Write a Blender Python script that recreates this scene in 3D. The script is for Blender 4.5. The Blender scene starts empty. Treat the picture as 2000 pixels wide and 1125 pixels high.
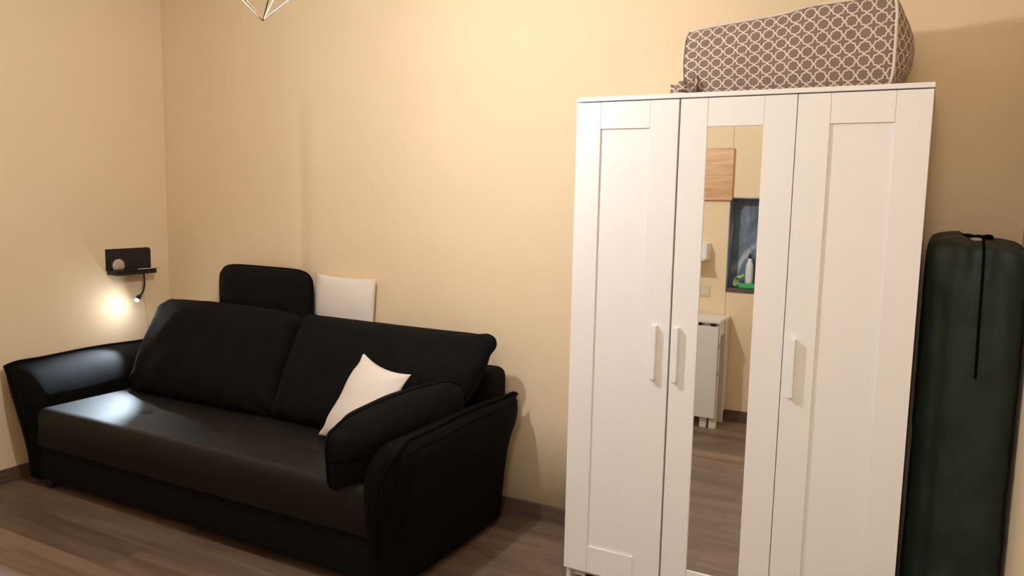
import bpy, bmesh, math, random
from mathutils import Vector, Matrix, noise
random.seed(7)
S = bpy.context.scene
COL = S.collection

# ------------------------------------------------------------------ camera
def make_camera():
    f, cx, cy, cz, yaw, pitch, roll = 1524.2, 4.1511, -3.2381, 1.5345, .4916, .1171, .0202
    fwd = Vector((-math.sin(yaw)*math.cos(pitch), math.cos(yaw)*math.cos(pitch), -math.sin(pitch)))
    right = Vector((math.cos(yaw), math.sin(yaw), 0)); up = right.cross(fwd)
    r2 = math.cos(roll)*right + math.sin(roll)*up
    u2 = -math.sin(roll)*right + math.cos(roll)*up
    cam = bpy.data.cameras.new('camera'); o = bpy.data.objects.new('camera', cam); COL.objects.link(o)
    m = Matrix((r2, u2, -fwd)).transposed().to_4x4(); m.translation = (cx, cy, cz)
    o.matrix_world = m
    cam.sensor_width = 36; cam.lens = 36*f/2000; cam.clip_start = .02
    S.camera = o
make_camera()
# ------------------------------------------------------------------ world, exposure
w = bpy.data.worlds.new('world'); S.world = w; w.use_nodes = True
w.node_tree.nodes['Background'].inputs[0].default_value = (.02, .02, .025, 1)
S.view_settings.view_transform = 'Standard'; S.view_settings.look = 'None'
S.view_settings.gamma = 1; S.view_settings.use_curve_mapping = False
S.view_settings.exposure = 0.07
PENDANT = (2.37, -1.5, 2.205)
BULB_STRENGTH = 1260
BULB_COLOR = (.95, .965, 1.0)
FILL_POWER = 44
FILL_COLOR = (.82, .90, 1.0)
SPOT_POWER = 110
SPOT_COLOR = (.72, .86, 1.0)
# cool fill light added behind the camera to lift the shadows
def add_hall_fill():
    l = bpy.data.lights.new('hall_fill_light', 'AREA'); l.shape = 'DISK'; l.size = .42; l.energy = FILL_POWER; l.color = FILL_COLOR
    o = bpy.data.objects.new('hall_fill_light', l); COL.objects.link(o); o.location = (4.0, -3.95, 2.74)
    return o
fill_light = add_hall_fill()

# ------------------------------------------------------------------ materials
def newmat(name):
    m = bpy.data.materials.new(name); m.use_nodes = True
    return m, m.node_tree, m.node_tree.nodes['Principled BSDF']
def mat(name, col, rough=.6, spec=.5, metal=0, bump=0, bscale=200, var=0, vscale=5, sheen=0, detail=3):
    m, t, b = newmat(name)
    b.inputs['Base Color'].default_value = (*col, 1); b.inputs['Roughness'].default_value = rough
    b.inputs['Specular IOR Level'].default_value = spec; b.inputs['Metallic'].default_value = metal
    if sheen: b.inputs['Sheen Weight'].default_value = sheen; b.inputs['Sheen Roughness'].default_value = .5
    tc = t.nodes.new('ShaderNodeTexCoord')
    if bump:
        n = t.nodes.new('ShaderNodeTexNoise'); n.inputs['Scale'].default_value = bscale; n.inputs['Detail'].default_value = detail
        t.links.new(tc.outputs['Object'], n.inputs['Vector'])
        bp = t.nodes.new('ShaderNodeBump'); bp.inputs['Strength'].default_value = bump; bp.inputs['Distance'].default_value = .002
        t.links.new(n.outputs['Fac'], bp.inputs['Height']); t.links.new(bp.outputs['Normal'], b.inputs['Normal'])
    if var:
        n = t.nodes.new('ShaderNodeTexNoise'); n.inputs['Scale'].default_value = vscale; n.inputs['Detail'].default_value = 4
        t.links.new(tc.outputs['Object'], n.inputs['Vector'])
        r = t.nodes.new('ShaderNodeValToRGB')
        r.color_ramp.elements[0].position = .3; r.color_ramp.elements[1].position = .7
        r.color_ramp.elements[0].color = (*[c*(1-var) for c in col], 1); r.color_ramp.elements[1].color = (*[min(1, c*(1+var)) for c in col], 1)
        t.links.new(n.outputs['Fac'], r.inputs[0]); t.links.new(r.outputs[0], b.inputs['Base Color'])
    return m
def emis(name, col, s):
    m, t, b = newmat(name)
    b.inputs['Base Color'].default_value = (*col, 1)
    b.inputs['Emission Color'].default_value = (*col, 1); b.inputs['Emission Strength'].default_value = s
    return m
def wood_mat(name, c1, c2, plank=None, rough=.5, stretch=(1.2, 14, 14), seam=.55, coord='Object'):
    m, t, b = newmat(name); N = t.nodes.new; L = t.links.new
    b.inputs['Roughness'].default_value = rough
    tc = N('ShaderNodeTexCoord'); mp = N('ShaderNodeMapping'); mp.inputs['Scale'].default_value = stretch
    L(tc.outputs[coord], mp.inputs[0])
    n = N('ShaderNodeTexNoise'); n.inputs['Scale'].default_value = 1; n.inputs['Detail'].default_value = 6; n.inputs['Distortion'].default_value = .8
    r = N('ShaderNodeValToRGB'); r.color_ramp.elements[0].position = .3; r.color_ramp.elements[1].position = .72
    r.color_ramp.elements[0].color = (*c1, 1); r.color_ramp.elements[1].color = (*c2, 1)
    L(n.outputs['Fac'], r.inputs[0]); out = r.outputs[0]
    if plank:
        br = N('ShaderNodeTexBrick'); br.inputs['Scale'].default_value = 1
        br.inputs['Brick Width'].default_value = plank[0]; br.inputs['Row Height'].default_value = plank[1]
        br.inputs['Mortar Size'].default_value = .0012; br.inputs['Mortar Smooth'].default_value = .2; br.offset = .37
        br.inputs['Color1'].default_value = (.72, .72, .72, 1); br.inputs['Color2'].default_value = (1.18, 1.15, 1.12, 1); br.inputs['Mortar'].default_value = (seam, seam, seam, 1)
        L(tc.outputs[coord], br.inputs[0])
        # shift the grain in every board
        ad = N('ShaderNodeVectorMath'); ad.operation = 'MULTIPLY_ADD'; ad.inputs[1].default_value = (9, 23, 5)
        L(br.outputs['Color'], ad.inputs[0]); L(mp.outputs[0], ad.inputs[2]); L(ad.outputs[0], n.inputs['Vector'])
        mx = N('ShaderNodeMix'); mx.data_type = 'RGBA'; mx.blend_type = 'MULTIPLY'; mx.inputs[0].default_value = 1
        L(out, mx.inputs[6]); L(br.outputs['Color'], mx.inputs[7]); out = mx.outputs[2]
    else:
        L(mp.outputs[0], n.inputs['Vector'])
    L(out, b.inputs['Base Color'])
    bp = N('ShaderNodeBump'); bp.inputs['Strength'].default_value = .15; bp.inputs['Distance'].default_value = .002
    L(n.outputs['Fac'], bp.inputs['Height']); L(bp.outputs[0], b.inputs['Normal'])
    return m
def slate_mat():
    m, t, b = newmat('slate'); N = t.nodes.new; L = t.links.new
    b.inputs['Roughness'].default_value = .45
    tc = N('ShaderNodeTexCoord'); mp = N('ShaderNodeMapping'); mp.inputs['Rotation'].default_value = (0, .6, 0); mp.inputs['Scale'].default_value = (9, 9, 3.2)
    L(tc.outputs['Object'], mp.inputs[0])
    n = N('ShaderNodeTexNoise'); n.inputs['Scale'].default_value = 1; n.inputs['Detail'].default_value = 8; n.inputs['Distortion'].default_value = 1.4
    L(mp.outputs[0], n.inputs['Vector'])
    r = N('ShaderNodeValToRGB'); e = r.color_ramp.elements
    e[0].position = .35; e[0].color = (.08, .115, .165, 1); e[1].position = .70; e[1].color = (.60, .66, .74, 1)
    k = r.color_ramp.elements.new(.55); k.color = (.18, .235, .32, 1)
    L(n.outputs['Fac'], r.inputs[0]); L(r.outputs[0], b.inputs['Base Color'])
    return m
def lattice_mat(cell=.042):
    m, t, b = newmat('lattice_fabric'); L = t.links.new
    b.inputs['Roughness'].default_value = .85; b.inputs['Specular IOR Level'].default_value = .2
    def M(op, a, c=None, d=None):
        n = t.nodes.new('ShaderNodeMath'); n.operation = op
        for i, v in enumerate((a, c, d)):
            if v is None: continue
            if isinstance(v, (int, float)): n.inputs[i].default_value = v
            else: L(v, n.inputs[i])
        return n.outputs[0]
    tc = t.nodes.new('ShaderNodeTexCoord'); sp = t.nodes.new('ShaderNodeSeparateXYZ'); L(tc.outputs['UV'], sp.inputs[0])
    X = M('MULTIPLY', sp.outputs[0], 2*math.pi/cell); Y = M('MULTIPLY', sp.outputs[1], 2*math.pi/cell)
    def wrap(v): return M('SUBTRACT', v, M('MULTIPLY', M('ROUND', M('DIVIDE', v, 2*math.pi)), 2*math.pi))
    X, Y = wrap(X), wrap(Y)
    rr = M('SQRT', M('ADD', M('MULTIPLY', X, X), M('MULTIPLY', Y, Y)))
    phi = M('ARCTAN2', Y, X)
    scal = M('ADD', 2.62, M('MULTIPLY', M('COSINE', M('MULTIPLY', phi, 8.0)), .17))
    dia = M('MULTIPLY', M('SUBTRACT', math.pi, M('ADD', M('ABSOLUTE', X), M('ABSOLUTE', Y))), .707)
    d = M('ABSOLUTE', M('SMOOTH_MAX', dia, M('SUBTRACT', scal, rr), .12))
    r = t.nodes.new('ShaderNodeValToRGB'); L(d, r.inputs[0])
    e = r.color_ramp.elements; e[0].position = .24; e[0].color = (.74, .64, .56, 1); e[1].position = .40; e[1].color = (.25, .175, .14, 1)
    nz = t.nodes.new('ShaderNodeTexNoise'); nz.inputs['Scale'].default_value = 9; L(tc.outputs['Object'], nz.inputs['Vector'])
    mx = t.nodes.new('ShaderNodeMix'); mx.data_type = 'RGBA'; mx.blend_type = 'MULTIPLY'; mx.inputs[0].default_value = .35
    L(r.outputs[0], mx.inputs[6]); L(nz.outputs['Color'], mx.inputs[7]); L(r.outputs[0], b.inputs['Base Color'])
    n = t.nodes.new('ShaderNodeTexNoise'); n.inputs['Scale'].default_value = 14; L(tc.outputs['Object'], n.inputs['Vector'])
    bp = t.nodes.new('ShaderNodeBump'); bp.inputs['Strength'].default_value = .5; bp.inputs['Distance'].default_value = .006
    L(n.outputs['Fac'], bp.inputs['Height']); L(bp.outputs[0], b.inputs['Normal'])
    return m
def glass_mat(name, col):
    m, t, b = newmat(name); b.inputs['Base Color'].default_value = (*col, 1)
    b.inputs['Transmission Weight'].default_value = 1; b.inputs['Roughness'].default_value = .05
    return m

M = dict(
    wall=mat('cream_paint', (.84, .667, .45), .75, .25, bump=.12, bscale=130, var=.015, vscale=2),
    ceil=mat('ceiling_paint', (.84, .80, .72), .8, .2, bump=.1, bscale=150),
    floor=wood_mat('laminate_floor', (.130, .083, .055), (.240, .165, .118), (1.28, .192), .42, (1.1, 13, 13)),
    base=wood_mat('baseboard_wood', (.085, .05, .035), (.15, .095, .07), None, .5, (1.5, 1.5, 30)),
    seam=mat('joint_shadow', (.35, .28, .2), .8),
    white=mat('white_foil', (.83, .80, .775), .45, .4, bump=.12, bscale=60, detail=5),
    whitein=mat('white_board', (.70, .66, .62), .6),
    handle=mat('white_handle', (.84, .82, .80), .35),
    dark=mat('dark_gap', (.01, .01, .01), .8),
    mirror=mat('mirror_glass', (.93, .94, .92), 0.0, .5, 1),
    steel=mat('steel', (.55, .55, .55), .3, .5, 1),
    sofa=mat('black_fabric', (.0060, .0053, .0048), .85, .10, bump=.5, bscale=700, var=.2, vscale=40, sheen=.01),
    sofaarm=mat('black_arm_fabric', (.0040, .0036, .0034), .70, .06, bump=.5, bscale=700, var=.2, vscale=40, sheen=.004),
    sofaseat=mat('black_seat_fabric', (.0030, .0026, .0022), .60, .40, bump=.4, bscale=700, var=.2, vscale=40, sheen=.004),
    pipe=mat('black_piping', (.0045, .004, .0038), .9, .08),
    leg=mat('black_plastic', (.01, .01, .01), .5),
    pillow=mat('white_cotton', (.78, .70, .62), .85, .2, bump=.3, bscale=500, sheen=.1),
    green=mat('green_nylon', (.0075, .0175, .0120), .55, .35, bump=1, bscale=14, var=.35, vscale=6, detail=6),
    cord=mat('black_cord', (.003, .003, .003), 1, .05),
    lattice=lattice_mat(),
    beige=mat('beige_piping', (.72, .62, .54), .8),
    blackmetal=mat('black_metal', (.014, .012, .012), .5, .4),
    disc=mat('pale_disc', (.55, .44, .34), .35),
    copper=mat('copper_wire', (.15, .065, .04), .5, .4, .6),
    bulb=emis('bulb_glow', BULB_COLOR, BULB_STRENGTH),
    led=emis('led_glow', (.90, .95, 1.0), 700),
    fill_diffuser=emis('fill_glow', FILL_COLOR, 3),  # glowing face of the added fill lamp
    pine=wood_mat('pine_wood', (.50, .26, .11), (.80, .50, .25), None, .45, (2.2, 9, 26)),
    slate=slate_mat(),
    ledge=mat('dark_stone', (.10, .075, .06), .5, var=.4, vscale=30),
    plug=mat('switch_plastic', (.72, .62, .46), .4),
    bottle=mat('white_bottle', (.75, .77, .80), .3),
    black=mat('black_cap', (.02, .02, .02), .4),
    clear=glass_mat('clear_glass', (.9, .95, .93)),
    sponge=mat('green_sponge', (.06, .45, .14), .9, bump=.6, bscale=150),
    cloth=mat('pale_green_cloth', (.38, .60, .25), .9, bump=.4, bscale=120),
    table=mat('white_table', (.80, .75, .70), .45),
)

# ------------------------------------------------------------------ mesh helpers
def link(name, bm, m, parent=None, smooth=False, loc=None):
    bmesh.ops.recalc_face_normals(bm, faces=bm.faces)
    me = bpy.data.meshes.new(name); bm.to_mesh(me); bm.free()
    if smooth:
        for p in me.polygons: p.use_smooth = True
    mats = m if isinstance(m, (list, tuple)) else [m]
    for k in mats: me.materials.append(k)
    o = bpy.data.objects.new(name, me); COL.objects.link(o)
    if parent:
        o.parent = parent
        # all meshes are written in world coordinates: undo the parents' placement
        base = Vector((0, 0, 0)); q = parent
        while q: base += q.location; q = q.parent
        me.transform(Matrix.Translation(-base))
    return o
def empty(name, loc, label, cat, group=None):
    o = bpy.data.objects.new(name, None); COL.objects.link(o); o.location = loc; o.empty_display_size = .1
    return tag(o, label, cat, group)
def tag(o, label, cat, group=None):
    o['label'] = label; o['category'] = cat
    if group: o['group'] = group
    return o
def origin(o, loc):
    o.data.transform(Matrix.Translation(-Vector(loc))); o.location = loc; return o
def box(bm, a, b, bev=0, seg=2, mi=0):
    a, b = Vector(a), Vector(b)
    r = bmesh.ops.create_cube(bm, size=1)
    vs = r['verts']
    for v in vs:
        v.co = Vector([(a[i]+b[i])/2 + v.co[i]*(b[i]-a[i]) for i in range(3)])
    fs = {f for v in vs for f in v.link_faces}
    for f in fs: f.material_index = mi
    if bev:
        es = list({e for v in vs for e in v.link_edges})
        bmesh.ops.bevel(bm, geom=es, offset=bev, segments=seg, affect='EDGES', profile=.5, material=-1)
def tube(bm, pts, r, n=8, closed=False, rad=None):
    pts = [Vector(p) for p in pts]; k = len(pts); rings = []
    prev = None
    for i, p in enumerate(pts):
        if closed: d = pts[(i+1) % k] - pts[i-1]
        else: d = pts[min(i+1, k-1)] - pts[max(i-1, 0)]
        d.normalize()
        if prev is None:
            a = Vector((0, 0, 1)) if abs(d.z) < .9 else Vector((1, 0, 0))
            s = d.cross(a).normalized()
        else: s = (prev - d*prev.dot(d)).normalized()
        prev = s; t = d.cross(s); rr = rad[i] if rad else r
        rings.append([bm.verts.new(p + rr*(math.cos(2*math.pi*j/n)*s + math.sin(2*math.pi*j/n)*t)) for j in range(n)])
    for i in range(k if closed else k-1):
        A, B = rings[i], rings[(i+1) % k]
        for j in range(n): bm.faces.new((A[j], A[(j+1) % n], B[(j+1) % n], B[j]))
    if not closed: bm.faces.new(rings[0][::-1]); bm.faces.new(rings[-1])
def lathe(bm, c, prof, n=24, axis=Vector((0, 0, 1))):
    c = Vector(c); q = Vector((0, 0, 1)).rotation_difference(axis); rings = []
    for r, z in prof:
        rings.append([bm.verts.new(c + q @ Vector((r*math.cos(2*math.pi*j/n), r*math.sin(2*math.pi*j/n), z))) for j in range(n)])
    for A, B in zip(rings, rings[1:]):
        for j in range(n): bm.faces.new((A[j], A[(j+1) % n], B[(j+1) % n], B[j]))
    bm.faces.new(rings[0][::-1]); bm.faces.new(rings[-1])
def ssm(e0, e1, x):
    t = max(0, min(1, (x-e0)/(e1-e0))); return t*t*(3-2*t)
def bez(p0, p1, p2, p3, n):
    P = [Vector(p) for p in (p0, p1, p2, p3)]
    return [P[0]*(1-t)**3 + 3*P[1]*t*(1-t)**2 + 3*P[2]*t*t*(1-t) + P[3]*t**3 for t in [i/n for i in range(n+1)]]

def clampz(bm, z):
    for v in bm.verts: v.co.z = max(v.co.z, z)
# ------------------------------------------------------------------ the room
RX, FY, CH, HX, HY = 4.43, -3.26, 2.85, 3.62, -4.7
def struct(name, bm, m, smooth=False):
    o = link(name, bm, m, None, smooth); o['kind'] = 'structure'; return o
bm = bmesh.new(); box(bm, (-.15, HY-.15, -.1), (RX+.15, .15, 0)); struct('floor', bm, M['floor'])
bm = bmesh.new(); box(bm, (-.15, HY-.15, CH), (RX+.15, .15, CH+.1)); struct('ceiling', bm, M['ceil'])
# back wall: a soft plaster swell where the render steps forward by a centimetre
bm = bmesh.new()
xs = [-.15, 0, .5, .9, 1.0] + [1.04+.01*i for i in range(22)] + [1.3, 1.6, 2.2, 3, 4, RX, RX+.15]
zs = [0, .5, 1.0, 1.4, 1.7, 1.8, 1.9, 2.0, 2.1, 2.2, 2.3, 2.6, CH]
def wy(x, z):
    k = 1-ssm(1.75, 2.2, z)
    return -.010*(ssm(1.07, 1.20, x))*k + .004*k*math.exp(-((x-1.10)/.04)**2) + .010*ssm(1.25, 2.2, x)*k
g = [[bm.verts.new((x, wy(x, z), z)) for z in zs] for x in xs]
bk = [[bm.verts.new((x, .15, z)) for z in zs] for x in xs]
for i in range(len(xs)-1):
    for j in range(len(zs)-1):
        bm.faces.new((g[i][j], g[i+1][j], g[i+1][j+1], g[i][j+1])); bm.faces.new((bk[i][j], bk[i][j+1], bk[i+1][j+1], bk[i+1][j]))
for i in range(len(xs)-1):
    bm.faces.new((g[i][0], bk[i][0], bk[i+1][0], g[i+1][0])); bm.faces.new((g[i][-1], g[i+1][-1], bk[i+1][-1], bk[i][-1]))
for j in range(len(zs)-1):
    bm.faces.new((g[0][j], g[0][j+1], bk[0][j+1], bk[0][j])); bm.faces.new((g[-1][j], bk[-1][j], bk[-1][j+1], g[-1][j+1]))
struct('wall_back', bm, M['wall'], True)
bm = bmesh.new(); box(bm, (-.15, FY-.15, 0), (0, 0, CH)); struct('wall_left', bm, M['wall'])
bm = bmesh.new(); box(bm, (RX, HY, 0), (RX+.15, 0, CH)); struct('wall_right', bm, M['wall'])
bm = bmesh.new(); box(bm, (HX-.15, HY-.15, 0), (RX+.15, HY, CH)); struct('wall_rear', bm, M['wall'])
# front wall with the stone-lined niche
NX0, NX1, NZ0, NZ1, ND = 2.915, 3.50, .905, 1.556, .13
bm = bmesh.new()
box(bm, (0, FY-.2, 0), (NX0, FY, CH)); box(bm, (NX1, FY-.2, 0), (HX, FY, CH))
box(bm, (NX0, FY-.2, 0), (NX1, FY, NZ0)); box(bm, (NX0, FY-.2, NZ1), (NX1, FY, CH)); box(bm, (NX0, FY-.2, NZ0), (NX1, FY-ND-.01, NZ1))
box(bm, (HX-.2, HY, 0), (HX, FY-.2, CH))
struct('wall_front', bm, M['wall'])
bm = bmesh.new()
box(bm, (NX0, FY-ND-.01, NZ0), (NX1, FY-ND, NZ1)); box(bm, (NX0, FY-ND, NZ0), (NX0+.008, FY+.001, NZ1)); box(bm, (NX1-.008, FY-ND, NZ0), (NX1, FY+.001, NZ1))
box(bm, (NX0, FY-ND, NZ1-.008), (NX1, FY+.001, NZ1))
struct('trim_1', bm, M['slate'])
bm = bmesh.new(); box(bm, (NX0+.008, FY-ND, NZ0), (NX1-.008, FY+.006, NZ0+.03), .002); struct('trim_2', bm, [M['ledge']])
bm = bmesh.new(); box(bm, (2.919, FY, .08), (2.9215, FY+.0015, NZ0)); box(bm, (2.919, FY, NZ1), (2.9215, FY+.0015, CH)); struct('trim_3', bm, M['seam'])
def baseboard(name, a, b):
    bm = bmesh.new(); box(bm, a, b, .003); struct(name, bm, M['base'])
baseboard('baseboard_back', (0.012, -.014, 0), (RX-.012, .0, .075))
baseboard('baseboard_left', (0, FY, 0), (.012, 0, .075))
baseboard('baseboard_right', (RX-.012, HY, 0), (RX, 0, .075))
baseboard('baseboard_front', (.012, FY, 0), (HX, FY+.012, .075))

# ------------------------------------------------------------------ pendant lamp
px, py, pz = PENDANT
t = empty('pendant_lamp', (px, py, CH), 'copper wire cage pendant lamp hanging above the sofa', 'lamp')
bm = bmesh.new(); lathe(bm, (px, py, CH-.03), [(.001, 0), (.05, 0), (.05, .03), (.001, .03)]); link('ceiling_rose', bm, M['copper'], t)
bm = bmesh.new(); tube(bm, [(px, py, CH-.03), (px, py, pz+.11)], .003); link('cord', bm, M['cord'], t)
bm = bmesh.new(); lathe(bm, (px, py, pz+.045), [(.012, 0), (.02, .0), (.02, .05), (.008, .065), (.003, .07)]); link('socket', bm, M['copper'], t)
bm = bmesh.new()
tip = Vector((px, py, 2.033)); zr, R1, zt, R2 = 2.175, .165, 2.33, .05
n = 5; a0 = math.radians(-28)
ring = [Vector((px+R1*math.cos(a0+2*math.pi*i/n), py+R1*math.sin(a0+2*math.pi*i/n), zr)) for i in range(n)]
top = [Vector((px+R2*math.cos(a0+2*math.pi*(i+.0)/n), py+R2*math.sin(a0+2*math.pi*(i+.0)/n), zt)) for i in range(n)]
for i in range(n):
    for a, b in ((tip, ring[i]), (ring[i], ring[(i+1) % n]), (ring[i], top[i]), (top[i], top[(i+1) % n])): tube(bm, [a, b], .0016, 6)
    tube(bm, [top[i], (px, py, pz+.1)], .0016, 6)
link('wire_cage', bm, M['copper'], t)
bm = bmesh.new()
lathe(bm, (px, py, pz), [(.001, -.034), (.012, -.032), (.023, -.025), (.031, -.012), (.034, 0), (.031, .014), (.022, .03), (.014, .045)], 20); link('bulb', bm, M['bulb'], t, True)

# made-up fitting around the added hall fill light, out of view
t = empty('added_fill_lamp', (4.0, -3.95, CH), 'added round fill lamp, unseen, on the entrance ceiling behind the camera', 'lamp')
bm = bmesh.new(); lathe(bm, (4.0, -3.95, CH-.10), [(.001, .0), (.20, 0), (.22, .02), (.22, .10), (.001, .10)], 32); link('fill_diffuser', bm, M['fill_diffuser'], t, True)
bm = bmesh.new(); lathe(bm, (4.0, -3.95, CH-.035), [(.222, 0), (.24, 0), (.24, .034), (.222, .034)], 32); link('rim', bm, M['white'], t)
fill_light.parent = t; fill_light.location = (0, 0, -.11)

# ------------------------------------------------------------------ soft things
def pillow(name, mm, C, U, V, w, h, th, rnd=.0, conc=.0, a=2.6, b=.5, n=36, wr=.004, seed=0, parent=None, sag=0, tap=0, pipe=0, pipemat=None, ears=0, flat=0):
    """C centre, U/V in-plane axes. returns object (a soft two-sided cushion)"""
    C, U, V = Vector(C), Vector(U).normalized(), Vector(V); V = (V-U*V.dot(U)).normalized(); N = U.cross(V)
    bm = bmesh.new()
    def P(u, v, s):
        x, y = u, v
        if rnd:
            m = max(abs(u), abs(v), 1e-6); f = m/max(1e-6, (abs(u)**rnd+abs(v)**rnd)**(1/rnd)); f = 1+(f-1)*m**3; x *= f; y *= f
        x *= 1-conc*(1-v*v); y *= 1-conc*(1-u*u)
        if ears: x *= 1-ears*(1-ssm(.62, .82, abs(v))); y *= 1-ears*(1-ssm(.82, .93, abs(u)))
        z = th/2*(max(0, 1-abs(u)**a)*max(0, 1-abs(v)**a))**b
        X, Y = x*w/2, y*h/2
        p = noise.noise(Vector((X*7+seed*3.1, Y*7, s*5+seed)))*wr*2
        rr = math.hypot(u, v)
        # folds that run out of the corners
        ang = math.atan2(abs(v), abs(u)); p += wr*1.2*math.sin(ang*19+seed)*max(0, abs(u)*abs(v)-.45)*2
        z = s*max(0, z + p*min(1, z/(th*.12+1e-6)))
        X -= tap*max(0, u)*(1-ssm(-.5, .6, v))
        Y -= sag*(u*u)*(1 if v > 0 else .3)
        return C + U*X + V*Y + N*(z + flat*math.sin(u*2.1+seed)*.01)
    T = [[None]*(n+1) for _ in range(n+1)]; B = [[None]*(n+1) for _ in range(n+1)]
    def um(i):
        s = -1+2*i/n; return math.sin(s*math.pi/2)*.55 + s*.45
    for i in range(n+1):
        for j in range(n+1):
            u, v = um(i), um(j)
            T[i][j] = bm.verts.new(P(u, v, 1))
            B[i][j] = T[i][j] if i in (0, n) or j in (0, n) else bm.verts.new(P(u, v, -1))
    for i in range(n):
        for j in range(n):
            bm.faces.new((T[i][j], T[i+1][j], T[i+1][j+1], T[i][j+1]))
            bm.faces.new((B[i][j], B[i][j+1], B[i+1][j+1], B[i+1][j]))
    o = link(name, bm, mm, parent, True)
    if pipe:
        ks = [um(i) for i in range(n+1)]
        loop = [(k, -1) for k in ks[:-1]] + [(1, k) for k in ks[:-1]] + [(k, 1) for k in ks[:0:-1]] + [(-1, k) for k in ks[:0:-1]]
        bm = bmesh.new(); tube(bm, [P(u, v, 1) for u, v in loop], pipe, 8, True)
        return o, link('piping', bm, pipemat, None, True)
    return o
def soft_thing(kind, label, cat, group=None, **k):
    t = empty(kind, k['C'], label, cat, group)
    r = pillow('cover', **k) if True else None
    parts = r if isinstance(r, tuple) else (r,)
    for o in parts:
        o.parent = t; o.data.transform(Matrix.Translation(-Vector(k['C'])))
    return t

# ------------------------------------------------------------------ sofa
sofa = empty('sofa', (1.27, -.5, 0), 'long black fabric sofa with flared arms standing along the back wall', 'sofa')
SX0, SX1 = .25, 2.31
bm = bmesh.new(); box(bm, (SX0-.1, -.972, .045), (SX1+.06, -.06, .235), .015, 3); link('base', bm, M['sofa'], sofa, True)
# seat with tufts
BT = [(.735, -.715), (1.28, -.715), (1.83, -.715)]
bm = bmesh.new(); nx, ny = 120, 50
xa, xb, ya, yb = SX0-.06, SX1+.07, -.985, -.10
def seat(i, j):
    u, v = i/nx, j/ny
    x, y = xa+(xb-xa)*u, ya+(yb-ya)*v
    e = min(x-xa, xb-x, y-ya, .3)
    r = .035
    z = .425 - (r - math.sqrt(max(0, r*r-(r-e)**2)) if e < r else 0)
    for bx, by in BT:
        d = math.hypot(x-bx, y-by)
        z -= .020*math.exp(-(d/.020)**2) + .010*math.exp(-(d/.085)**2)
        z -= .0035*math.exp(-((x-bx)/.012)**2)*ssm(.3, .0, abs(y-by))   # pulled seams
        z -= .003*math.exp(-((y-by)/.012)**2)*ssm(.3, .0, abs(x-bx))
    z += .003*noise.noise(Vector((x*4, y*4, 0)))
    return (x, y, z)
def curve01(k, n):
    s = -1+2*k/n; s = .5*s + .5*math.sin(s*math.pi/2); return (s+1)/2*n
G = [[bm.verts.new(seat(curve01(i, nx), curve01(j, ny))) for j in range(ny+1)] for i in range(nx+1)]
for i in range(nx):
    for j in range(ny): bm.faces.new((G[i][j], G[i+1][j], G[i+1][j+1], G[i][j+1]))
loop = [G[i][0] for i in range(nx+1)] + [G[nx][j] for j in range(1, ny+1)] + [G[i][ny] for i in range(nx-1, -1, -1)] + [G[0][j] for j in range(ny-1, 0, -1)]
low = [bm.verts.new((v.co.x, v.co.y, .23)) for v in loop]
for k in range(len(loop)):
    k2 = (k+1) % len(loop); bm.faces.new((loop[k2], loop[k], low[k], low[k2]))
bm.faces.new(low)
seat_o = link('seat', bm, M['sofaseat'], sofa, True)
for bx, by in BT:
    bm = bmesh.new(); lathe(bm, (bx, by, .392), [(.001, 0), (.012, 0), (.013, .004), (.009, .009), (.001, .011)], 16)
    bo = link('button', bm, M['pipe'], seat_o, True)
# back frame
bm = bmesh.new(); box(bm, (SX0-.09, -.215, .10), (2.425, -.03, .735), .045, 5); link('backrest', bm, M['sofa'], sofa, True)
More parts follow.
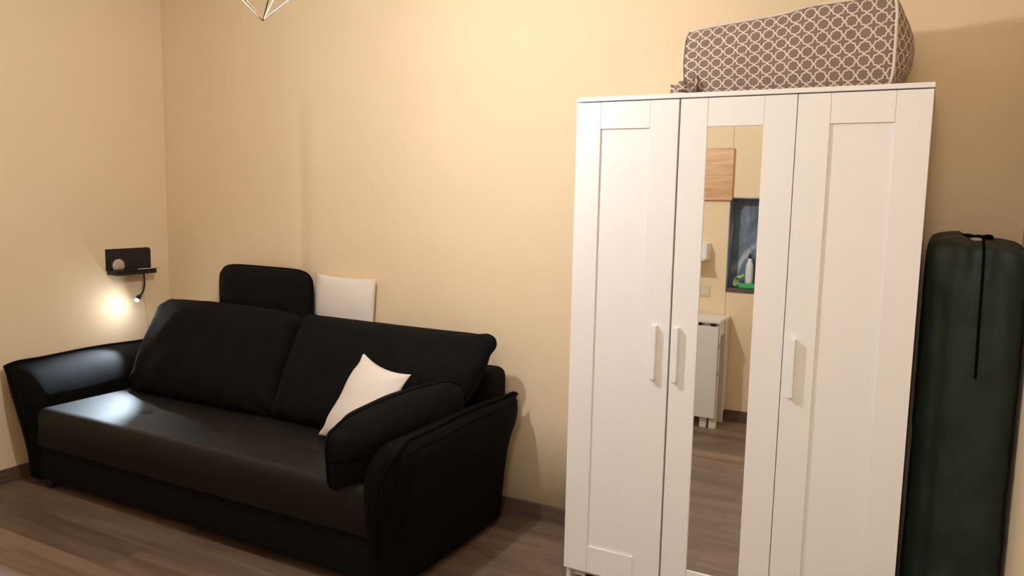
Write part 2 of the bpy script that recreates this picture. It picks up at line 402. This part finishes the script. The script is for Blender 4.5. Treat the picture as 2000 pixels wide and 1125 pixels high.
# arms: section (x outward, z), thinning to the seam at both ends
def arm(side):
    outer = [(.165, .045), (.172, .15), (.184, .28), (.208, .42), (.238, .52), (.240, .585), (.205, .640)]
    inner = [(.0, .045), (.0, .20), (.002, .40), (.015, .49), (.06, .570), (.12, .618), (.205, .640)]
    mid = [((a[0]+b[0])/2, (a[1]+b[1])/2) for a, b in zip(outer, inner)]
    X = lambda d: (2.305+d) if side > 0 else (.262-d*1.0)
    y0, y1, R = -1.03, -.10, .09
    ns = 44; rows = []
    def resample(pl, t):
        f = t*(len(pl)-1); i = min(int(f), len(pl)-2); f -= i
        p0 = pl[max(i-1, 0)]; p1 = pl[i]; p2 = pl[i+1]; p3 = pl[min(i+2, len(pl)-1)]
        return [0.5*((2*p1[k]) + (-p0[k]+p2[k])*f + (2*p0[k]-5*p1[k]+4*p2[k]-p3[k])*f*f + (-p0[k]+3*p1[k]-3*p2[k]+p3[k])*f**3) for k in (0, 1)]
    K = 18; bm = bmesh.new()
    seam = []; seam2 = []
    for s in range(ns+1):
        q = s/ns; q = (1-math.cos(q*math.pi))/2
        y = y0+(y1-y0)*q; e = min(y-y0, y1-y)
        k = math.sqrt(max(0, 1-(1-min(1, e/R))**2)); k = max(k, .02)
        row = []
        for side2, prof in ((0, outer), (1, inner)):
            for j in range(K+1):
                t = j/K
                if side2: t = 1-t
                if side2 and j == 0: continue
                p = resample(prof, t); m = resample(mid, t)
                d = m[0] + (p[0]-m[0])*(k if e < R else 1); z = p[1]
                # the corner of the ridge is rounded off at the front
                zt = .640 - (.042 if side > 0 else .018)*(1-min(1, (y-y0)/.10))**2 - .02*(1-min(1, (y1-y)/.06))**2 - .004*math.sin(q*9)
                z = .045+(z-.045)*(zt-.045)/(.640-.045)
                fy = y + (.05*(1-ssm(.05, .5, z)) if y < -.9 else 0)*(1-min(1, (y-y0)/.13))   # front leans forward at the top
                row.append(bm.verts.new((X(d + .004*noise.noise(Vector((y*5, z*5, side)))), fy, z)))
        rows.append(row)
        seam.append(row[K].co.copy()); seam2.append(row[K-2].co + Vector((0, 0, .001)))
    for A, B in zip(rows, rows[1:]):
        m = len(A)
        for j in range(m): bm.faces.new((A[j], A[(j+1) % m], B[(j+1) % m], B[j]))
    bm.faces.new(rows[0][::-1]); bm.faces.new(rows[-1])
    fl = [(A.co+B.co)/2 for A, B in zip(rows[0][:K+1], [rows[0][0]]+rows[0][:K:-1])]
    o = link('armrest', bm, M['sofaarm'], sofa, True)
    # piping: up the front, along the ridge, down the back
    fr = [rows_pt for rows_pt in fl]
    pts = fl[1:K] + [p + Vector((0, 0, .003)) for p in seam]
    bm = bmesh.new(); tube(bm, pts, .0065, 8); link('piping', bm, M['pipe'], o, True)
    bm = bmesh.new(); tube(bm, seam2[6:-4], .0045, 8); link('piping', bm, M['pipe'], o, True)
    return o
arm(1); arm(-1)
for x in (SX0+.005, 2.25):
    for y in (-.94, -.10):
        bm = bmesh.new(); lathe(bm, (x, y, 0), [(.016, 0), (.018, .004), (.022, .05)], 14); link('leg', bm, M['leg'], sofa, True)

GB = 'large black seat back cushions'
dz = Vector((0, .26, .49))
soft_thing('back_cushion', 'large black back cushion on the left half of the sofa', 'cushion', None, mm=M['sofa'],
           C=(.812, -.365, .672), U=(1, .0, .004), V=dz, w=1.09, h=.56, th=.24, rnd=11, a=3.2, b=.42, wr=.008, seed=2, pipe=.006, pipemat=M['pipe'], sag=.010, ears=.022)
soft_thing('back_cushion', 'large black back cushion on the right half of the sofa', 'cushion', None, mm=M['sofa'],
           C=(1.905, -.365, .668), U=(1, .0, .0), V=dz, w=1.15, h=.56, th=.24, rnd=13, a=3.2, b=.42, wr=.008, seed=5, pipe=.006, pipemat=M['pipe'], sag=-.004, ears=.04, tap=.07)
soft_thing('small_cushion', 'small black cushion propped upright on the sofa back against the wall', 'cushion', None, mm=M['sofa'],
           C=(.915, -.10, .925), U=(1, 0, .0), V=(0, .03, 1), w=.69, h=.385, th=.13, rnd=6.5, a=3.5, b=.42, wr=.004, seed=8, pipe=.006, pipemat=M['pipe'])
tag(pillow('throw_pillow', M['pillow'], (1.44, -.055, .90), (1, 0, -.01), (0, .05, 1), .41, .40, .085, 0, .05, wr=.004, seed=3),
    'white square pillow standing behind the black cushions against the wall', 'pillow')
tag(pillow('throw_pillow', M['pillow'], (1.999, -.585, .605), (.33, -.115, -.03), (.1, .2, .356), .38, .42, .115, 0, .125, wr=.006, seed=11),
    'white pillow tilted on the sofa seat beside the right armrest', 'pillow')
soft_thing('arm_cushion', 'plump black cushion leaning against the inside of the right armrest', 'cushion', None, mm=M['sofa'],
           C=(2.305, -.735, .585), U=(-.20, -.64, -.09), V=(.16, 0, 1), w=.675, h=.315, th=.20, rnd=6, a=2.6, b=.5, wr=.006, seed=14, pipe=.006, pipemat=M['pipe'], sag=.03)

# ------------------------------------------------------------------ wardrobe
WX0, WX1, WY = 2.958, 4.128, -.53
wd = empty('wardrobe', ((WX0+WX1)/2, -.28, 0), 'white three-door wardrobe with a mirror in its middle door', 'wardrobe')
bm = bmesh.new()
box(bm, (WX0+.003, -.508, 0), (WX0+.021, -.03, 1.882), .001); box(bm, (WX1-.021, -.508, 0), (WX1-.003, -.03, 1.882), .001)
box(bm, (WX0+.39-.009, -.50, .06), (WX0+.39+.009, -.04, 1.882))
box(bm, (WX0+.02, -.50, .058), (WX1-.02, -.04, .076)); box(bm, (WX0+.02, -.045, .02), (WX1-.02, -.035, 1.882))
box(bm, (WX0+.021, -.475, .03), (WX0+.07, -.04, .058))
link('body', bm, M['whitein'], wd)
bm = bmesh.new(); box(bm, (WX0, WY, 1.885), (WX1, -.03, 1.901), .0015); link('top_panel', bm, M['white'], wd)
for k in range(3):
    x0 = WX0+.39*k+(.0005 if k != 1 else .0035); x1 = WX0+.39*(k+1)-(.002 if k else .003)
    z0, z1, yb = .079, 1.881, -.511
    bm = bmesh.new(); g = .0006; s0, s1 = WX0+.39*k+.0965, WX0+.39*(k+1)-.1065
    s0 += .002*k; s1 += .002*k
    box(bm, (x0, WY, z0), (s0, yb, z1), .0012); box(bm, (s1, WY, z0), (x1, yb, z1), .0012)
    box(bm, (s0+g, WY+.0006, 1.785), (s1-g, yb, z1), .001); box(bm, (s0+g, WY+.0006, z0), (s1-g, yb, .185), .001)
    if k != 1: box(bm, (s0-.004, WY+.008, .18), (s1+.004, yb, 1.79))
    d = link('door', bm, M['white'], wd)
    if k == 1:
        bm = bmesh.new(); box(bm, (s0-.004, WY+.006, .18), (s1+.004, yb, 1.79)); m_ = link('mirror', bm, M['mirror'], d); m_['label'] = 'narrow full-length mirror'
    hx = (3.293, 3.374, 3.770)[k]; hz0, hz1 = .884, 1.082
    bm = bmesh.new()
    box(bm, (hx-.0095, WY-.024, hz0), (hx+.0095, WY-.0, hz1), .0015)
    link('handle', bm, M['handle'], d)
    if k == 0:
        bm = bmesh.new(); box(bm, (x1-.001, WY+.004, .300), (x1+.004, WY+.012, .312), .001); link('catch', bm, M['steel'], d)

# ------------------------------------------------------------------ lattice storage bag on the wardrobe
def lattice_bag():
    t = empty('storage_bag', (3.7, -.3, 1.901), 'taupe zipped storage bag with white lattice pattern lying on the wardrobe', 'storage bag')
    bx0, bx1, by0, by1, bz0 = 3.345, 4.005, -.490, -.10, 1.903
    bm = bmesh.new(); uv = bm.loops.layers.uv.new('UVMap')
    nx, ny, nz = 44, 22, 18
    def P(u, v, w_):    # -1..1
        H = .210 + .070*(u+1)/2 + .004*math.sin(u*5) - .026*(v+1)/2
        x = (bx0+bx1)/2+(bx1-bx0)/2*u; y = (by0+by1)/2+(by1-by0)/2*v; z = bz0+H*(w_+1)/2
        o = lambda a, b: (1-a**4)*(1-b**4)
        if u > 0: x += .052*max(0, u)**6*(1-v*v*.9)*(1-w_**2*.9)
        if u < 0: x -= .028*abs(u)**6*(1-v**2*.9)*(1-w_**2*.8)
        y += (.016 if v > 0 else -.012)*abs(v)**4*(1-u**4)*(1-w_**2)
        if w_ > 0: z += .014*w_**4*(1-u**2)*(1-v**2)
        if w_ > 0: z -= .02*(max(0, v))*(abs(u)**8)
        # rounded corners
        r = (abs(u)*abs(v)*abs(w_))**5; x -= .012*r*math.copysign(1, u); y -= .02*r*math.copysign(1, v)
        if w_ < 0: y += (.018*abs(w_)**3*(1-u*u*.5) if v < 0 else 0)     # belly above a drawn-in hem
        k = .5+.5*min(1, (w_+1)*2)
        q = Vector((x*6, y*6, z*6)); d = noise.noise(q)*.008 + noise.noise(q*2.3)*.005
        y += d*(1 if abs(v) > .9 else .3)*k; z += d*.8 if w_ > .5 else 0; x += d*.6 if abs(u) > .9 else 0
        return Vector((x, y, max(z, bz0)))
    cache = {}
    def V(i, j, k):
        if (i, j, k) not in cache: cache[(i, j, k)] = bm.verts.new(P(-1+2*i/nx, -1+2*j/ny, -1+2*k/nz))
        return cache[(i, j, k)]
    def face(ids, f):
        fc = bm.faces.new([V(*a) for a in ids])
        for l, a in zip(fc.loops, ids):
            i, j, k = a; X, Y, Z = i/nx*.66, j/ny*.39, k/nz*.27
            l[uv].uv = f(X, Y, Z)
    for i in range(nx):
        for k in range(nz):
            face([(i, 0, k), (i+1, 0, k), (i+1, 0, k+1), (i, 0, k+1)], lambda X, Y, Z: (X+.012, Z+.006)); face([(i, ny, k), (i, ny, k+1), (i+1, ny, k+1), (i+1, ny, k)], lambda X, Y, Z: (X, Z))
        for j in range(ny):
            face([(i, j, 0), (i, j+1, 0), (i+1, j+1, 0), (i+1, j, 0)], lambda X, Y, Z: (X, Y)); face([(i, j, nz), (i+1, j, nz), (i+1, j+1, nz), (i, j+1, nz)], lambda X, Y, Z: (X, Y))
    for j in range(ny):
        for k in range(nz):
            face([(0, j, k), (0, j, k+1), (0, j+1, k+1), (0, j+1, k)], lambda X, Y, Z: (Y, Z)); face([(nx, j, k), (nx, j+1, k), (nx, j+1, k+1), (nx, j, k+1)], lambda X, Y, Z: (Y, Z))
    b = link('cover', bm, M['lattice'], t, True)
    def edge(u, v, ws, r, m=M['beige'], n='piping'):
        bm = bmesh.new(); tube(bm, [P(u, v, w_)+Vector((0, -.002, .001)) for w_ in ws], r, 8); return link(n, bm, m, t, True)
    ws = [-1+2*i/16 for i in range(17)]
    edge(1, -1, ws, .0048); edge(-1, -1, ws[3:], .0035)
    bm = bmesh.new(); tube(bm, [P(-1+2*i/40, -1, 1)+Vector((0, 0, .001)) for i in range(41)], .004, 8); link('piping', bm, M['beige'], t, True)
    bm = bmesh.new(); tube(bm, [P(-1+2*i/40, 1, -1) for i in range(41)], .003, 8); link('piping', bm, M['beige'], t, True)
    # zip strip along the top
    bm = bmesh.new()
    for i in range(40):
        p = P(-.97+1.94*i/40, -.45, 1); q = P(-.97+1.94*(i+1)/40, -.45, 1)
        a = [bm.verts.new(p+Vector((0, -.018, .002))), bm.verts.new(q+Vector((0, -.018, .002))), bm.verts.new(q+Vector((0, .018, .003))), bm.verts.new(p+Vector((0, .018, .003)))]
        bm.faces.new(a)
    r = bmesh.ops.extrude_face_region(bm, geom=bm.faces[:]); bmesh.ops.translate(bm, vec=(0, 0, .003), verts=[v for v in r['geom'] if isinstance(v, bmesh.types.BMVert)])
    link('zipper', bm, M['beige'], t)
    # crumpled lower left corner
    bm = bmesh.new(); uv = bm.loops.layers.uv.new('UVMap')
    vs = {}
    for i in range(9):
        for j in range(7):
            u, v = i/8, j/6
            x = 3.395-.095*u; y = -.508+.02*v+.015*math.sin(u*7+v*3); z = 1.9055+.052*(1-u)*(.6+.4*math.sin(v*3.1))*math.sin(v*math.pi)+.010*math.sin(u*9+v*4)*v*(1-v)*4 + .030*u*v
            vs[i, j] = bm.verts.new((x, y-.012*math.sin(v*math.pi)*(1-u*.6), max(z, 1.9035)))
    for i in range(8):
        for j in range(6):
            f = bm.faces.new((vs[i, j], vs[i+1, j], vs[i+1, j+1], vs[i, j+1]))
            for l, (a, c) in zip(f.loops, ((i, j), (i+1, j), (i+1, j+1), (i, j+1))): l[uv].uv = (a*.011, c*.014)
    r = bmesh.ops.extrude_face_region(bm, geom=bm.faces[:]); bmesh.ops.translate(bm, vec=(.002, .006, .002), verts=[v for v in r['geom'] if isinstance(v, bmesh.types.BMVert)])
    link('corner_flap', bm, M['lattice'], t, True)
lattice_bag()

# ------------------------------------------------------------------ green drawstring bag
def green_bag():
    t = empty('drawstring_bag', (4.278, -.27, 0), 'tall dark green drawstring bag standing between wardrobe and right wall', 'bag')
    cx, cy = 4.279, -.27; bm = bmesh.new(); n = 72; rings = []
    prof = [(0, .90), (.01, .96), (.04, 1), (.3, 1), (.6, .985), (.9, 1), (1.15, 1), (1.30, 1), (1.37, .99), (1.40, .965), (1.418, .90), (1.428, .76), (1.435, .52), (1.437, .34), (1.428, .27), (1.41, .24), (1.40, .20)]
    fine = []
    for (z0, k0), (z1, k1) in zip(prof, prof[1:]):
        m = max(1, int((z1-z0)/.012)) if z1 > z0 else 1
        for i in range(m): fine.append((z0+(z1-z0)*i/m, k0+(k1-k0)*i/m))
    fine.append(prof[-1])
    P = {}
    for a, (z, k) in enumerate(fine):
        row = []
        for j in range(n):
            th = 2*math.pi*j/n; c, s = math.cos(th), math.sin(th)
            e = 6.5; r = (abs(c)**e+abs(s)**e)**(-1/e)
            pleat = .035*math.sin(th*13+z*5)*ssm(1.25, 1.42, z) * (1 if k > .3 else .4)
            crease = (-.07*ssm(math.radians(247), math.radians(240), th)*ssm(math.radians(190), math.radians(225), th))*ssm(1.38, 1.2, z)
            q = 1+pleat+crease + .022*noise.noise(Vector((c*2.2, s*2.2, z*4.5))) + .012*noise.noise(Vector((c*3, s*3, z*16))) + .020*noise.noise(Vector((c*4+s*2, s*3, z*17+c*9)))*(.4+.6*abs(noise.noise(Vector((c, s, z*3)))))*2
            x = cx+.141*k*r*c*min(q, 1.01) + (.0); y = cy+.20*k*r*s*q
            zz = z - .014*max(0, -s)*ssm(1.40, 1.43, z) + (.012*noise.noise(Vector((c*2, s*2, 3)))+.010*c*-1)*ssm(1.3, 1.42, z)
            row.append(bm.verts.new((min(x, 4.4195), y, zz)))
        rings.append(row)
    for A, B in zip(rings, rings[1:]):
        for j in range(n): bm.faces.new((A[j], A[(j+1) % n], B[(j+1) % n], B[j]))
    bm.faces.new(rings[0][::-1]); bm.faces.new(rings[-1])
    link('sack', bm, M['green'], t, True)
    bm = bmesh.new(); lathe(bm, (cx-.012, cy-.01, 1.38), [(.001, 0), (.030, 0), (.036, .03), (.032, .048), (.001, .053)], 20); k_ = link('contents', bm, M['pillow'], t, True); k_['label'] = 'white stuffing showing in the opening'
    bm = bmesh.new()
    tube(bm, [(cx+.045*math.cos(a)*1.0, cy+.066*math.sin(a), 1.434+.003*math.sin(a*3)) for a in [2*math.pi*i/32 for i in range(32)]], .004, 8, True)
    pts = bez((cx+.012, cy-.062, 1.436), (cx+.014, cy-.245, 1.452), (cx+.016, cy-.222, 1.34), (cx+.018, cy-.216, 1.2), 14) + [Vector((cx+.018+.0005*i, cy-.216+.002*math.sin(i), 1.2-.028*i)) for i in range(1, 8)]
    tube(bm, pts, .0042, 8); link('drawstring', bm, M['cord'], t, True)
green_bag()

# ------------------------------------------------------------------ wall shelf with reading lamp
def reading_shelf():
    t = empty('wall_shelf', (0, -.27, 1.06), 'small black metal wall shelf with a gooseneck reading lamp', 'shelf')
    # back plate with one rounded corner
    bm = bmesh.new()
    y0, y1, z0, z1, r = -.418, -.128, 1.062, 1.186, .018
    pl = [(y0, z0), (y1, z0)] + [(y1-r+r*math.cos(a), z1-r+r*math.sin(a)) for a in [math.pi/2*i/6 for i in range(7)]] + [(y0, z1)]
    A = [bm.verts.new((.0005, y, z)) for y, z in pl]; B = [bm.verts.new((.006, y, z)) for y, z in pl]
    bm.faces.new(A[::-1]); bm.faces.new(B)
    for i in range(len(pl)): j = (i+1) % len(pl); bm.faces.new((A[i], A[j], B[j], B[i]))
    link('back_plate', bm, M['blackmetal'], t)
    bm = bmesh.new(); box(bm, (.006, -.405, 1.060), (.105, -.165, 1.064)); box(bm, (.101, -.416, 1.040), (.105, -.165, 1.066), .0008)
    box(bm, (.006, -.416, 1.040), (.105, -.412, 1.066), .0008); box(bm, (.006, -.168, 1.040), (.101, -.164, 1.066), .0008); box(bm, (.006, -.416, 1.060), (.02, -.40, 1.064))
    box(bm, (.02, -.412, 1.060), (.101, -.40, 1.064))
    link('tray', bm, M['blackmetal'], t)
    bm = bmesh.new(); lathe(bm, (.006, -.345, 1.088), [(.001, 0), (.0465, 0), (.0465, .004), (.041, .005)], 36, Vector((1, 0, 0))); clampz(bm, 1.0645); rim = link('dial_rim', bm, M['blackmetal'], t, True)
    bm = bmesh.new(); lathe(bm, (.0105, -.345, 1.088), [(.001, 0), (.040, 0), (.036, .006), (.022, .010), (.001, .012)], 36, Vector((1, 0, 0))); clampz(bm, 1.0647); k_ = link('dial', bm, M['disc'], t, True); k_['label'] = 'pale round disc on the back plate'
    neck = bez((.06, -.222, 1.062), (.060, -.212, .99), (.07, -.215, .935), (.105, -.285, .912), 18)
    bm = bmesh.new(); tube(bm, neck, .0052, 10); nk = link('gooseneck', bm, M['blackmetal'], t, True)
    d = Vector((.26, -.62, -.49)).normalized(); h = neck[-1]
    bm = bmesh.new(); lathe(bm, h-d*.004, [(.006, 0), (.011, .003), (.013, .012), (.013, .036), (.0115, .037), (.0115, .033), (.001, .033)], 18, d); link('lamp_head', bm, M['blackmetal'], nk, True)
    bm = bmesh.new(); lathe(bm, h+d*.0305, [(.001, 0), (.0105, 0), (.0105, .004), (.008, .008), (.001, .010)], 18, d); link('led', bm, M['led'], nk, True)
    bm = bmesh.new(); tube(bm, bez((.008, -.185, 1.062), (.004, -.20, .95), (.004, -.17, .85), (.008, -.16, .62), 16), .0013, 6); k_ = link('power_cable', bm, M['disc'], t, True); k_['label'] = 'thin pale cable running down the wall'
    l = bpy.data.lights.new('reading_light', 'SPOT'); l.energy = SPOT_POWER; l.color = SPOT_COLOR; l.spot_size = math.radians(54); l.spot_blend = .6; l.shadow_soft_size = .012
    o = bpy.data.objects.new('reading_light', l); COL.objects.link(o)
    o.rotation_mode = 'QUATERNION'; o.rotation_quaternion = d.to_track_quat('-Z', 'Y'); o.parent = t; o.location = (h+d*.046) - t.location
reading_shelf()
bm = bmesh.new(); tube(bm, [(.088, -.275, 1.0675), (.088, -.14, 1.0675), (.088, -.118, 1.0675)], .003, 8, rad=[.003, .0028, .0006])
tag(origin(link('thin_stick', bm, M['disc'], None, True), (.088, -.2, 1.064)), 'thin pale pointed stick lying along the black wall shelf', 'stick')

# ------------------------------------------------------------------ what the mirror shows on the front wall
tb = empty('folding_table', (2.83, -3.1, 0), 'white drop-leaf table folded up against the opposite wall, seen in the mirror', 'table')
tx1 = 2.962
bm = bmesh.new(); box(bm, (2.10, -3.245, .722), (tx1, -2.955, .742), .002); link('tabletop', bm, M['table'], tb)
bm = bmesh.new(); box(bm, (2.105, -2.978, .075), (tx1-.012, -2.960, .700), .002); link('leaf', bm, M['table'], tb)
bm = bmesh.new(); box(bm, (2.105, -3.243, .075), (tx1-.004, -3.225, .716), .002); link('leaf', bm, M['table'], tb)
bm = bmesh.new(); box(bm, (2.14, -3.20, .62), (tx1-.02, -3.0, .7215), .002); link('frame', bm, M['table'], tb)
for x, y in ((tx1-.052, -3.02), (tx1-.115, -3.02), (tx1-.052, -3.205), (2.15, -3.02), (2.15, -3.205)):
    bm = bmesh.new(); box(bm, (x, y, 0), (x+.045, y+.035, .722), .002); link('leg', bm, M['table'], tb)
for z in (.55, .36):
    bm = bmesh.new(); box(bm, (tx1-.016, -3.0, z), (tx1-.005, -2.984, z+.03), .002); link('hinge', bm, M['steel'], tb)
for x in (2.80, 2.90):
    bm = bmesh.new(); box(bm, (x, -2.985, .7005), (x+.03, -2.962, .7215)); link('hinge', bm, M['dark'], tb)

bd = empty('wooden_board', (2.7, FY, 1.71), 'light pine board fixed to the opposite wall, seen in the mirror', 'board')
bm = bmesh.new(); box(bm, (2.44, FY+.0005, 1.535), (2.932, FY+.028, 1.889), .004, 3); link('panel', bm, M['pine'], bd)
for z in (1.86, 1.565):
    bm = bmesh.new(); lathe(bm, (2.90, FY+.0275, z), [(.001, 0), (.006, 0), (.005, .002), (.001, .003)], 12, Vector((0, 1, 0))); link('screw', bm, M['steel'], bd)
ws = bmesh.new()
box(ws, (2.56, FY+.001, 1.125), (2.802, FY+.012, 1.237), .001); box(ws, (2.56, FY+.012, 1.125), (2.802, FY+.19, 1.137), .001); box(ws, (2.79, FY+.012, 1.137), (2.802, FY+.12, 1.237), .001)
tag(origin(link('wall_rack', ws, M['table']), (2.7, FY, 1.125)), 'small white rack on the opposite wall below the pine board, seen in the mirror', 'rack')
sw = empty('light_switch', (2.76, FY, .90), 'cream double switch plate below the white rack, seen in the mirror', 'switch')
bm = bmesh.new(); box(bm, (2.66, FY+.0005, .862), (2.812, FY+.008, .947), .003); link('frame', bm, M['plug'], sw)
for x in (2.668, 2.742):
    bm = bmesh.new(); box(bm, (x, FY+.008, .87), (x+.062, FY+.012, .939), .003); link('rocker', bm, M['plug'], sw)
NB = NZ0+.03; yy = FY-.075
bt = empty('spray_bottle', (3.055, yy, NB), 'white bottle with black cap standing in the stone niche', 'bottle')
bm = bmesh.new(); lathe(bm, (3.055, yy, NB), [(.001, 0), (.024, 0), (.026, .01), (.026, .13), (.023, .165), (.012, .19), (.011, .205), (.001, .205)], 24); link('body', bm, M['bottle'], bt, True)
bm = bmesh.new(); lathe(bm, (3.055, yy, NB+.2055), [(.012, 0), (.012, .018), (.007, .024), (.006, .034), (.001, .036)], 18); link('cap', bm, M['black'], bt, True)
bt = empty('glass_bottle', (3.14, yy, NB), 'clear glass bottle behind the green sponge in the niche', 'bottle')
bm = bmesh.new(); lathe(bm, (3.14, yy, NB), [(.001, 0), (.028, 0), (.03, .01), (.03, .14), (.012, .19), (.011, .22), (.001, .22)], 24); link('body', bm, M['clear'], bt, True)
bm = bmesh.new(); lathe(bm, (3.14, yy, NB+.2205), [(.012, 0), (.012, .02), (.001, .021)], 18); link('cap', bm, M['steel'], bt, True)
bm = bmesh.new(); box(bm, (3.0, FY-.045, NB+.001), (3.14, FY-.002, NB+.035), .009, 3)
tag(origin(link('sponge', bm, M['sponge'], None, True), (3.07, FY-.02, NB)), 'bright green sponge lying at the front of the stone niche', 'sponge')
bm = bmesh.new()
vs = {}
for i in range(13):
    for j in range(5):
        a = -1.1+i/12*3.4; r = .034+.004*math.sin(j+i)
        vs[i, j] = bm.verts.new((2.984-r*math.cos(a)*.8+.012*j*.6, FY-.03-.05*j/4, NB+.040+r*math.sin(a)+.0045*j))
for i in range(12):
    for j in range(4): bm.faces.new((vs[i, j], vs[i+1, j], vs[i+1, j+1], vs[i, j+1]))
r = bmesh.ops.extrude_face_region(bm, geom=bm.faces[:]); bmesh.ops.translate(bm, vec=(.002, .0, .003), verts=[v for v in r['geom'] if isinstance(v, bmesh.types.BMVert)])
tag(origin(link('cleaning_cloth', bm, M['cloth'], None, True), (2.984, FY-.05, NB)), 'curled green cleaning cloth left of the sponge in the niche', 'cloth')
